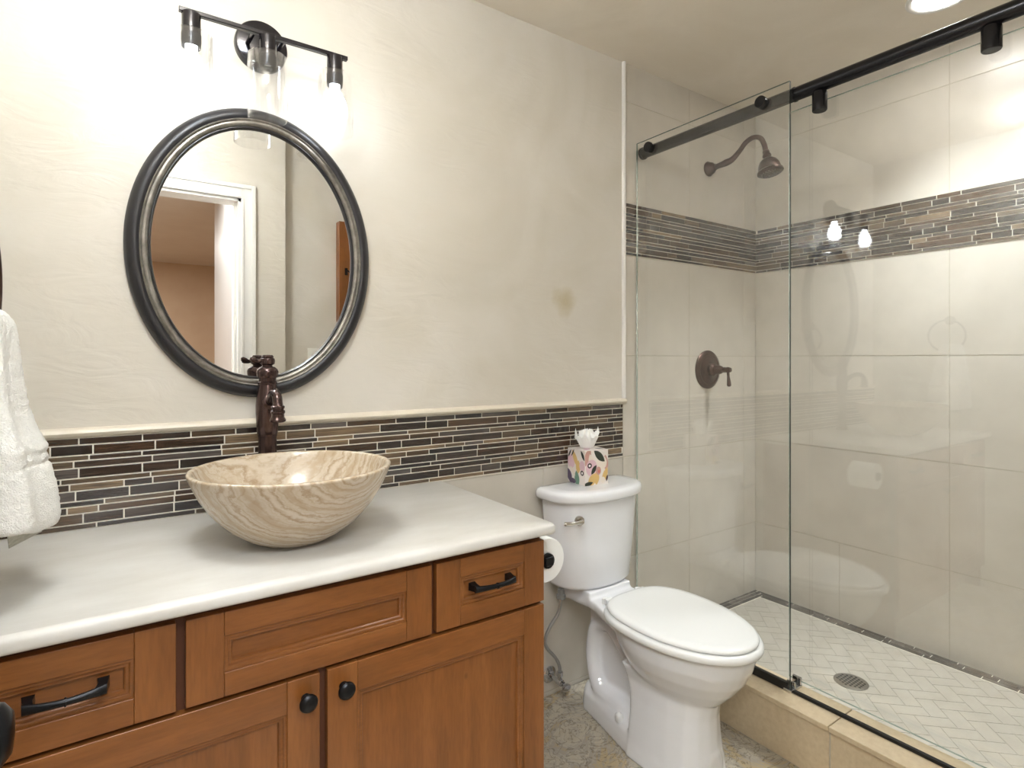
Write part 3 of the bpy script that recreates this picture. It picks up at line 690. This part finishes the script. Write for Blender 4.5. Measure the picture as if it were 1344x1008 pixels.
# bowl body: parts merged into one smooth skin
def egg(hw, yb, yf, z, n=40, ny=2.0, ym=.42):
    P = []; yc = yb-(yb-yf)*ym
    for k in range(n):
        a = 2*pi*k/n; c, s_ = cos(a), sin(a)
        y = yc+s_*(yb-yc) if s_ > 0 else yc+s_*(yc-yf)
        e = .82 if s_ > 0 else 1.0
        P.append((TX+hw*(abs(c)**e)*(1 if c > 0 else -1), y, z))
    return P
m = MB()
m.loft([egg(.070, -.36, -.600, .205), egg(.095, -.34, -.635, .235), egg(.125, -.32, -.672, .275), egg(.150, -.30, -.702, .315), egg(.166, -.285, -.722, .355), egg(.172, -.275, -.730, .385), egg(.172, -.275, -.730, .402)])   # bowl
def slab(pts, zz, mb):   # pts: (y, hw)
    rings = []
    for z, s_, ins in zz:
        L = [(TX-hw*s_+ins*0, y, z) for y, hw in pts]; Rr = [(TX+hw*s_, y, z) for y, hw in reversed(pts)]
        rings.append(L+Rr)
    mb.loft(rings)
slab([(-.030, .095), (-.06, .108), (-.12, .105), (-.17, .098), (-.22, .108), (-.28, .130), (-.34, .150), (-.42, .140)], [(.368, .82, 0), (.378, .95, 0), (.39, 1, 0), (.405, 1, 0), (.412, .985, 0)], m)   # deck
m.loft([[(TX+a, y, z) for a, y in ((-.100, -.06), (.100, -.06), (.100, -.19), (-.100, -.19))] for z in (.40, .432)])   # tank seat
# foot
foot = [(-.105, .030), (-.110, .062), (-.135, .080), (-.25, .100), (-.35, .120), (-.43, .130), (-.50, .126), (-.56, .108), (-.60, .075), (-.620, .030)]
slab(foot, [(0, 1, 0), (.008, 1.01, 0), (.03, .985, 0), (.055, .92, 0), (.070, .80, 0), (.082, .62, 0)], m)
# front pedestal
ped = lambda hw, yb, yf, z: [(TX+x*hw, yb+(yf-yb)*y, z) for x, y in ((-.92, 0), (-1, .06), (-1, .35), (-.93, .62), (-.76, .82), (-.48, .95), (-.16, 1), (.16, 1), (.48, .95), (.76, .82), (.93, .62), (1, .35), (1, .06), (.92, 0))]
m.loft([ped(.134, -.375, -.625, .0), ped(.122, -.375, -.618, .05), ped(.110, -.375, -.612, .12), ped(.103, -.370, -.610, .18), ped(.102, -.355, -.618, .23), ped(.112, -.34, -.635, .27)])
# trapway loop and the web inside it
tr = MB(); tr.tube([(0, -.45, .245), (0, -.36, .235), (0, -.30, .272), (0, -.225, .318), (0, -.160, .295), (0, -.138, .22), (0, -.146, .14), (0, -.190, .080), (0, -.29, .072), (0, -.38, .065)], [.05, .042, .040, .036, .036, .036, .037, .042, .044, .044], 18)
for i in range(len(tr.v)):
    x, y, z = tr.v[i]; tr.v[i] = (TX+x*1.75, y, z)
m.add(tr.v, tr.f)
m.box(TX-.028, TX+.028, -.40, -.16, .05, .31)
m.box(TX-.045, TX+.045, -.30, -.13, .30, .38)
body = build('bowl', m, M_PORC, t, sharp=180)
rm = body.modifiers.new('skin', 'REMESH'); rm.mode = 'VOXEL'; rm.voxel_size = .0045; rm.use_smooth_shade = True
sm = body.modifiers.new('smooth', 'SMOOTH'); sm.factor = .5; sm.iterations = 11
# seat and lid
def seat_ring(off, z, dz=0):
    P = []; N = 64; yb, yf, hw = -.262+off*0-0, -.748-off, .186+off
    yc = -.47
    for k in range(N):
        a = 2*pi*k/N; c, s_ = cos(a), sin(a)
        if s_ > 0: y = yc+(yb-yc)*abs(s_)**.80*(1+off/.2*.5); x = hw*abs(c)**.60*(1 if c > 0 else -1)
        else: y = yc-(yc-yf)*abs(s_); x = hw*abs(c)**.98*(1 if c > 0 else -1)
        P.append((TX+x, y, z))
    return P
m = MB(); m.loft([seat_ring(-.012, .405), seat_ring(-.003, .407), seat_ring(0, .412), seat_ring(0, .420), seat_ring(-.004, .427), seat_ring(-.012, .4295)]); build('seat', m, M_SEAT, t, sharp=60)
m = MB(); m.loft([seat_ring(-.020, .4305), seat_ring(-.014, .4315), seat_ring(-.012, .435), seat_ring(-.0135, .440), seat_ring(-.020, .4445), seat_ring(-.04, .4465), seat_ring(-.10, .4475)]); build('seat_lid', m, M_SEAT, t, sharp=60)
for s in (-1, 1):
    m = MB(); m.lathe([(0, 0), (.0135, 0), (.0135, .012), (.011, .018), (0, .020)], (TX+s*.078, -.245, .411), (0,0,1), 20); m.lathe([(.009, -.014), (.009, .014)], (TX+s*.078, -.256, .425), (1,0,0), 16); build('hinge', m, M_SEAT, t)
for s in (-1, 1):
    m = MB(); m.lathe([(0, .012), (.006, .0115), (.0115, .007), (.0135, 0), (.0135, -.012)], (TX+s*.098, -.325, .078), (s*.25,0,1), 20); build('bolt_cap', m, M_SEAT, t)

# supply valve and hose
t = thing('supply_valve', (1.235, 0, .10), 'chrome water shutoff valve and braided hose on the wall beside the toilet', 'valve')
vz, vx = .078, 1.312
m = MB(); m.lathe([(.009, -.002), (.030, 0), (.030, .003), (.022, .010), (.010, .013)], (vx, -.001, vz), (0,-1,0), 32); build('escutcheon', m, M_CHROME, t)
m = MB(); m.lathe([(.0075, 0), (.0075, .04), (.012, .04), (.012, .062), (.009, .064), (.009, .072), (0, .072)], (vx, -.01, vz), (0,-1,0), 24); m.lathe([(.008, 0), (.008, .022), (.0115, .022), (.0115, .036), (.006, .037)], (vx, -.062, vz), (0,0,1), 20); build('valve_body', m, M_CHROME, t, sharp=30)
m = MB(); m.lathe([(.006, 0), (.006, .012), (.017, .014), (.019, .019), (.017, .024), (0, .026)], (vx, -.080, vz), (0,-1,-.12), 20, sx=1, sy=.62); build('valve_handle', m, M_CHROME, t)
m = MB(); m.tube([(vx, -.062, vz+.035), (vx-.003, -.062, vz+.06), (vx-.022, -.063, vz+.095), (vx-.058, -.068, vz+.135), (vx-.078, -.075, vz+.175), (vx-.062, -.082, vz+.22), (vx-.035, -.09, vz+.26), (vx-.027, -.098, vz+.30), (vx-.026, -.10, .412)], .0058, 14, sub=10); build('hose', m, mat('braided_steel', (178,178,176), .35, metal=.9, bump=(500,.6,.002)), t)
m = MB(); m.lathe([(.0165, 0), (.0165, .014), (.012, .016), (.012, .034)], (vx-.026, -.10, .4325-.035), (0,0,1), 8); build('coupling_nut', m, mat('grey_plastic', (120,118,114), .5), t)

# paper roll and holder
RX, RZ = .911, .720
t = thing('paper_holder', (XV1, -.50, RZ-.012), 'black toilet paper holder on the side of the wooden vanity', 'toilet paper holder')
m = MB(); m.lathe([(0, 0), (.022, 0), (.022, .004), (.010, .008), (.0085, .010), (.0085, .050)], (XV1+.0005, -.402, RZ), (1,0,0), 24); build('wall_post', m, M_BLACK, t)
m = MB(); m.lathe([(0, 0), (.0190, 0), (.0190, .112), (0, .112)], (RX, -.505, RZ), (0,1,0), 28); build('roll_bar', m, M_BLACK, t, sharp=30)
m = MB(); m.box(RX-.014, RX+.012, -.512, -.5055, RZ-.011, RZ+.012); build('end_stop', m, M_BLACK, t, bevel=.003)
t = thing('toilet_paper_roll', (RX, -.475, RZ-.057), 'white toilet paper roll on the black holder beside the vanity', 'toilet paper')
m = MB(); m.lathe([(.0205, -.05), (.0555, -.05), (.0565, -.048), (.0565, .048), (.0555, .05), (.0205, .05), (.0205, -.05)], (RX, -.448, RZ), (0,1,0), 56); build('paper', m, M_PAPER, t, sharp=50)
m = MB(); m.lathe([(.0186, -.0495), (.0204, -.0495), (.0204, .0495), (.0186, .0495), (.0186, -.0495)], (RX, -.448, RZ), (0,1,0), 40); build('cardboard_core', m, M_CARD, t)

# ------------------------------------------------------------ tissue box
bx, by, bz = 1.437, -.072, .7818; hb = .0525; HB = .125; ang = R(-5)
t = thing('tissue_box', (bx, by, bz), 'small floral patterned tissue box on the toilet tank', 'tissue box')
def bp_(u, v, z): return (bx+u*cos(ang)-v*sin(ang), by+u*sin(ang)+v*cos(ang), z)
m = MB(); q = [(-hb,-hb),(hb,-hb),(hb,hb),(-hb,hb)]
m.add([bp_(u,v,bz) for u,v in q]+[bp_(u,v,bz+HB) for u,v in q], [(0,3,2,1),(4,5,6,7),(0,1,5,4),(1,2,6,5),(2,3,7,6),(3,0,4,7)], 0, None, False)
def patch(face, poly, mi, lift=.0004):
    """poly in face coordinates 0..1 x 0..1.15 ; front face = -v side, left face = -u side"""
    P = []
    for a, b in poly:
        a = min(max(a, 0), 1); b = min(max(b, 0), 1)
        z = bz+HB*b
        if face == 'f': P.append(bp_(-hb+2*hb*a, -hb-lift, z))
        elif face == 'l': P.append(bp_(-hb-lift, hb-2*hb*a, z))
        else: P.append(bp_(-hb+2*hb*a, -hb+2*hb*b, bz+HB+lift))
    m.add(P, [tuple(range(len(P)))], mi, None, False)
def leaf(cx, cy, L, wd, a, n=10):
    P = []
    for k in range(n+1): u = k/n; P.append((-L/2+L*u, wd*sin(pi*u)**.8))
    for k in range(n-1, 0, -1): u = k/n; P.append((-L/2+L*u, -wd*sin(pi*u)**.8))
    return [(cx+x*cos(a)-y*sin(a), cy+x*sin(a)+y*cos(a)) for x, y in P]
def blob(cx, cy, r, ry=None, n=18): return [(cx+r*cos(2*pi*k/n), cy+(ry or r)*sin(2*pi*k/n)) for k in range(n)]
PM = [mat('box_card', (232, 222, 214), .45)]+[mat('box_print', c, .45) for c in ((196,150,138),(214,178,112),(46,52,40),(222,188,196),(232,220,206),(106,140,120),(82,66,92),(60,34,36),(246,242,238),(206,120,104))]
# front (right-hand in view)
for p in [(leaf(.12,.82,.55,.13,1.2),1),(leaf(.30,.62,.6,.14,1.9),5),(leaf(.9,.6,.5,.10,1.7),1),(blob(.28,.5,.24),4),(blob(.72,.62,.22,.2),5),(leaf(.3,.14,.5,.14,.9),2),(leaf(.5,.2,.42,.11,1.5),2),(leaf(.86,.25,.5,.1,1.1),2),(blob(.58,.40,.11,.12),1),
          (blob(.78,.12,.09),5),(leaf(.62,.82,.58,.11,-.62),3),(leaf(.38,.44,.34,.075,.85),3),(blob(.2,.57,.095,.075),8),(blob(.2,.57,.045,.035),9),(blob(.6,.38,.05,.05),10),(leaf(.1,.03,.5,.07,.2),3),(leaf(.95,.16,.2,.04,1.3),8)]:
    patch('f', p[0], p[1], .0003+.00003*len(m.f)*.3)
k_ = 0
for p in [(blob(.2,.62,.22,.2),4),(leaf(.45,.72,.62,.1,-.95),2),(leaf(.62,.5,.4,.13,1.5),2),(blob(.85,.55,.16,.15),4),(leaf(.12,.85,.3,.035,.9),3),(leaf(.30,.88,.28,.03,.9),3),(leaf(.88,.85,.35,.06,-.9),3),(leaf(.55,.14,.5,.14,1.75),6),(leaf(.1,.2,.5,.13,-.9),7),(leaf(.3,.05,.4,.09,.1),7),(blob(.85,.35,.1,.075),8),(blob(.85,.35,.045,.035),9),(leaf(.3,.35,.4,.06,-.7),5)]:
    k_ += 1; patch('l', p[0], p[1], .0003+.00003*k_)
for p in [(leaf(.3,.3,.5,.1,.6),4),(leaf(.75,.7,.5,.1,.2),2),(leaf(.8,.25,.35,.08,2),3)]: patch('t', p[0], p[1], .0003)
build('box', m, PM, t)
m = MB(); rnd = random.Random(11); N = 96; rings = []
spk = [max(0, sin(5*2*pi*k/N+.4))**3*.5+max(0, sin(7*2*pi*k/N+2.1))**5*.6+.25*max(0, sin(13*2*pi*k/N))**2 for k in range(N)]
lv = ((.014,.0),(.026,.003),(.031,.012),(.036,.024),(.042,.036),(.046,.046),(.049,.054))
for i, (r_, z_) in enumerate(lv):
    f = i/(len(lv)-1); ring = []
    for k in range(N):
        a = 2*pi*k/N; ru = r_*(1+f*(.13*sin(5*a+i*.25)+.10*sin(11*a+1.3)))
        zz = z_*(1-.25*f*(1-spk[k])) + f**3*.026*spk[k]
        ring.append((bx-.002+ru*cos(a)*1.02, by+ru*sin(a)*.62, bz+HB+max(zz, .0005)))
    rings.append(ring)
for i, (r_, z_) in enumerate(((.038,.044),(.029,.050),(.019,.064),(.009,.066),(.002,.058))):
    rings.append([(bx-.002+r_*(1+.2*sin(5*2*pi*k/N+i))*cos(2*pi*k/N), by+r_*.62*(1+.2*sin(5*2*pi*k/N+i))*sin(2*pi*k/N), bz+HB+z_+.007*sin(4*2*pi*k/N+i*1.3)) for k in range(N)])
m.loft(rings, True, True); build('tissue', m, M_PAPER, t, sharp=80, label='crumpled white tissue sticking out')

# ------------------------------------------------------------ towel ring and towel on the left wall
RY, RZc, RXp = -.40, 1.366, -.168
t = thing('towel_ring', (XL, RY, 1.45), 'dark bronze towel ring on the left wall holding a white towel', 'towel ring')
m = MB(); m.lathe([(0, 0), (.026, 0), (.026, .004), (.020, .010), (.011, .014), (.010, .048), (.013, .052), (0, .060)], (XL, RY, 1.455), (1,0,0), 28); build('wall_mount', m, M_ORB, t)
m = MB(); ring = [(RXp, RY+.088*sin(2*pi*k/40), RZc+.088*cos(2*pi*k/40)) for k in range(41)]; m.tube(ring, .0048, 12, cap=False, sub=1); build('ring', m, M_ORB, t)
t = thing('hand_towel', (-.15, -.42, .915), 'white terry hand towel hanging from the ring over the counter end', 'towel')
m = MB(); N = 80; rings = []
def towel_sec(z, yc, hw, xc, th, ph, wob):
    P = []
    for k in range(N):
        a = 2*pi*k/N; c, s_ = cos(a), sin(a)
        y = yc+hw*(abs(c)**.75)*(1 if c > 0 else -1)
        x = xc+th*(abs(s_)**.8)*(1 if s_ > 0 else -1)+wob*sin((y-yc)/hw*5.2+ph)*(.6+.4*s_)
        P.append((x, y, z+(.003*sin(y*60+ph)-.012*(y-yc)/hw)*(1 if z < .96 else .6 if z < .98 else 0)))
    return P
prof = [(.954,.098,-.134,.040,.010),(.958,.102,-.134,.046,.011),(.975,.103,-.133,.048,.011),(1.02,.100,-.135,.046,.010),(1.062,.098,-.140,.042,.010),(1.066,.0965,-.141,.037,.009),(1.074,.0975,-.141,.043,.010),(1.082,.0960,-.142,.037,.009),(1.090,.0965,-.142,.042,.010),
        (1.12,.090,-.149,.036,.008),(1.16,.083,-.155,.031,.007),(1.20,.076,-.158,.029,.006),(1.24,.068,-.160,.027,.006),(1.27,.062,-.161,.026,.005),(1.295,.058,-.162,.024,.004),(1.31,.052,-.164,.019,.003),(1.318,.042,-.166,.010,.002),(1.321,.02,-.167,.004,0)]
for i in range(len(prof)-1):
    a, b = prof[i], prof[i+1]; n_ = 3 if b[0]-a[0] > .02 else 1
    for k in range(n_):
        u = k/n_; z, hw, xc, th, wob = [a[q]*(1-u)+b[q]*u for q in range(5)]
        rings.append(towel_sec(z, -.425+(1.32-z)*.01, hw, xc, th, 1.0+(1.3-z)*1.2, wob))
rings.append(towel_sec(*(1.321, -.425, .02, -.167, .004, 1, 0)))
m.loft(rings); tw = build('terry_cloth', m, M_TOWEL, t, sharp=180)
sb = tw.modifiers.new('sub', 'SUBSURF'); sb.levels = 2; sb.render_levels = 2
tx = bpy.data.textures.new('terry', 'CLOUDS'); tx.noise_scale = .009; tx.noise_depth = 3
dp = tw.modifiers.new('pile', 'DISPLACE'); dp.texture = tx; dp.strength = .0045; dp.mid_level = .5
m = MB()
P0 = [(-.118, -.372, .945), (-.112, -.452, .945)]
q = [(-.118,-.370,.968),(-.140,-.470,.972),(-.136,-.478,.942),(-.106,-.366,.935)]
m.add([(x,y,z) for x,y,z in q]+[(x+.0012,y,z+.0008) for x,y,z in q], [(0,1,2,3),(4,7,6,5),(0,4,5,1),(1,5,6,2),(2,6,7,3),(3,7,4,0)], 0, None, False); build('care_tag', m, M_TAG, t, label='small woven tag at the hem')

# ------------------------------------------------------------ shower glass, rail, head, valve
def pane(mb, x0, x1, y0, y1, z0, z1, dark=None):
    vs = [(x,y,z) for z in (z0,z1) for y in (y0,y1) for x in (x0,x1)]
    fs = [(0,2,3,1),(4,5,7,6),(0,1,5,4),(2,6,7,3),(0,4,6,2),(1,3,7,5)]
    # bottom, top, y0 edge, y1 edge, x0 face, x1 face
    mis = [1, 1, 2, 1, 0, 0]
    for f, k in zip(fs, mis): mb.add(vs, [f], k, None, False) if False else None
    b = len(mb.v); mb.v += vs
    for f, k in zip(fs, mis): mb.f.append([b+i for i in f]); mb.mi.append(k); mb.tone.append((1,1,1)); mb.sm.append(False)
PX0, PX1 = XG-.004, XG+.004           # fixed pane
SXa, SXb = 1.828, 1.836               # sliding pane
RLX, RLZ, RLR = 1.800, 2.088, .0215   # rail
t = thing('fixed_glass_panel', (XG, -.33, .177), 'narrow clear fixed shower glass panel nearest the toilet', 'shower glass')
m = MB(); pane(m, PX0, PX1, -.658, -.006, .184, 2.123); build('glass_pane', m, [M_GLASS, M_GEDGE, M_DEDGE], t)
m = MB(); m.box(XG-.007, XG+.007, -.650, -.006, .1775, .203); build('bottom_channel', m, M_RUBBER, t, label='black base channel')
for y in (-.075, -.563):
    m = MB(); m.lathe([(.014, .004), (.0195, .0045), (.0195, .016), (.018, .018), (0, .018)], (XG, y, RLZ), (-1,0,0), 32); m.lathe([(.008, .004), (.008, .0092)], (XG, y, RLZ), (1,0,0), 16); build('mounting_bolt', m, M_BLACK, t, sharp=30)
t = thing('shower_rail', (RLX, -.8, RLZ-RLR), 'long round black rail carrying the sliding shower door', 'rail')
m = MB(); m.lathe([(0, -.03), (RLR, -.03), (RLR, 1.585), (0, 1.585)], (RLX, -.015, RLZ), (0,-1,0), 36); 
m = MB(); m.lathe([(0, 0), (RLR, 0), (RLR, 1.582), (0, 1.582)], (RLX, -.014, RLZ), (0,-1,0), 36); build('rail_tube', m, M_BLACK, t, sharp=30)
m = MB(); m.lathe([(RLR+.0003, 0), (RLR+.002, .001), (RLR+.002, .007), (RLR+.0003, .008)], (RLX, -.652, RLZ), (0,-1,0), 36); build('joint_collar', m, M_BLACK, t)
m = MB(); m.lathe([(0, 0), (.0245, 0), (.0245, .010), (.020, .013), (0, .013)], (RLX, -.0055, RLZ), (0,-1,0), 36); build('end_cap', m, M_BLACK, t)
t = thing('sliding_glass_door', (1.832, -1.1, .2), 'wide clear sliding shower door hanging from the black rail', 'shower door')
m = MB(); pane(m, SXa, SXb, -1.55, -.62, .190, 2.050); build('glass_pane', m, [M_GLASS, M_GEDGE, M_GEDGE], t)
for y in (-.735, -1.16):
    m = MB(); m.lathe([(0, 0), (.0195, .001), (.0215, .004), (.0215, .057), (.020, .060), (0, .060)], (RLX, y, RLZ-RLR-.0605), (0,0,1), 32)
    h = build('hanger', m, M_BLACK, t, sharp=30); h['label'] = 'black hanger cylinder'
m = MB(); m.lathe([(0, 0), (.019, 0), (.019, .010), (.009, .013), (.009, .02), (.017, .024), (.017, .030), (0, .031)], (SXa, -1.243, 1.102), (-1,0,0), 28); build('door_knob', m, M_BLACK, t)
t = thing('door_guide', (XG+.03, -.66, .1775), 'small clear bottom guide where the two glass panels overlap', 'door guide')
m = MB(); m.box(XG-.010, 1.824, -.668, -.640, .1775, .186); m.box(XG+.010, XG+.016, -.668, -.640, .186, .205); m.box(1.812, 1.822, -.668, -.640, .186, .210); build('guide_block', m, M_CHROME, t, bevel=.002)
t = tag(build('bottom_sill', MB().box(XG-.004, XG+.008, YR, -.669, .1775, .187), M_RUBBER, bevel=.001), 'thin black sill strip under the sliding shower door', 'sill strip')

t = thing('showerhead', (2.245, 0, 2.1), 'bronze bell shower head on a curved arm on the tiled wall', 'shower head')
hx = 2.245; wz = 2.110
m = MB(); m.lathe([(0, 0), (.033, 0), (.034, .004), (.029, .010), (.025, .024), (.018, .030), (.015, .038), (0, .04)], (hx, 0, wz), (0,-1,0), 32); build('flange', m, M_ORB, t)
m = MB(); m.tube([(hx, -.03, wz), (hx, -.06, wz+.001), (hx, -.095, wz+.004), (hx, -.125, wz+.010), (hx, -.160, wz+.035), (hx, -.19, wz+.063), (hx, -.225, wz+.074), (hx, -.258, wz+.062), (hx, -.276, wz+.03), (hx, -.283, wz+.0)], [.012, .0125, .0155, .013, .0105, .0105, .0105, .0105, .0105, .0105], 18, sub=8); build('arm', m, M_ORB, t)
m = MB(); ax = Vector((0, -.22, -1)).normalized(); p0 = Vector((hx, -.283, wz+.002))
m.lathe([(.009, 0), (.014, .004), (.014, .010), (.011, .013), (.017, .020), (.018, .027), (.012, .034), (.020, .038), (.034, .050), (.042, .066), (.045, .082), (.0445, .088), (.052, .094), (.052, .100), (.048, .103), (0, .106)], p0, ax, 36); hd = build('head', m, M_ORB, t, sharp=35)
m = MB()
u_ = Vector((1,0,0)); v_ = ax.cross(u_)
for r_, n_ in ((.012, 6), (.024, 12), (.036, 18)):
    for k in range(n_):
        a = 2*pi*k/n_; c_ = p0+ax*.104+(u_*cos(a)+v_*sin(a))*r_; m.lathe([(.0026, 0), (.0022, .004), (0, .0042)], c_, ax, 8)
nz = build('nozzle_plate', m, mat('nozzle_grey', (120, 112, 106), .5), hd)

t = thing('shower_valve', (2.24, 0, 1.10), 'round bronze shower valve plate with lever under the shower head', 'shower valve')
vx, vz = 2.238, 1.188
m = MB(); m.lathe([(0, 0), (.088, 0), (.088, .004), (.083, .009), (.070, .013), (.066, .011), (.050, .014), (.036, .018), (.030, .022), (0, .022)], (vx, 0, vz), (0,-1,0), 48); build('escutcheon', m, M_ORB, t, sharp=30)
m = MB(); m.lathe([(.030, .018), (.030, .034), (.026, .040), (.021, .044), (.019, .070), (.015, .078), (.011, .084), (.013, .092), (0, .098)], (vx, 0, vz), (0,-1,0), 32); build('valve_hub', m, M_ORB, t, sharp=30)
m = MB(); m.lathe([(0, -.016), (.010, -.013), (.0135, 0), (.010, .013), (0, .016)], (vx, -.108, vz), (0,-1,0), 20)
m.tube([(vx, -.108, vz-.006), (vx+.0005, -.110, vz-.03), (vx+.001, -.112, vz-.052), (vx+.001, -.113, vz-.068), (vx+.001, -.113, vz-.074)], [.0065, .0055, .0085, .0095, .004], 16); build('lever', m, M_ORB, t)

# shower drain
t = thing('shower_drain', (2.15, -.666, ZS), 'round grey metal drain grate in the shower floor', 'drain')
m = MB(); m.lathe([(0, 0), (.054, 0), (.055, .0015), (.050, .0035), (0, .0035)], (2.15, -.666, ZS+.0002), (0,0,1), 40); build('grate', m, mat('steel_grate', (150,146,138), .35, metal=.8), t, sharp=30)
m = MB()
for i in range(-3, 4):
    for j in range(-3, 4):
        u, v = i*.0125+(j % 2)*.006, j*.0125
        if u*u+v*v < .043**2: m.lathe([(0, .0034), (.0042, .0034), (.0042, .0039), (0, .0039)], (2.15+u, -.666+v, ZS+.0002), (0,0,1), 10)
build('drain_holes', m, M_RUBBER, t)
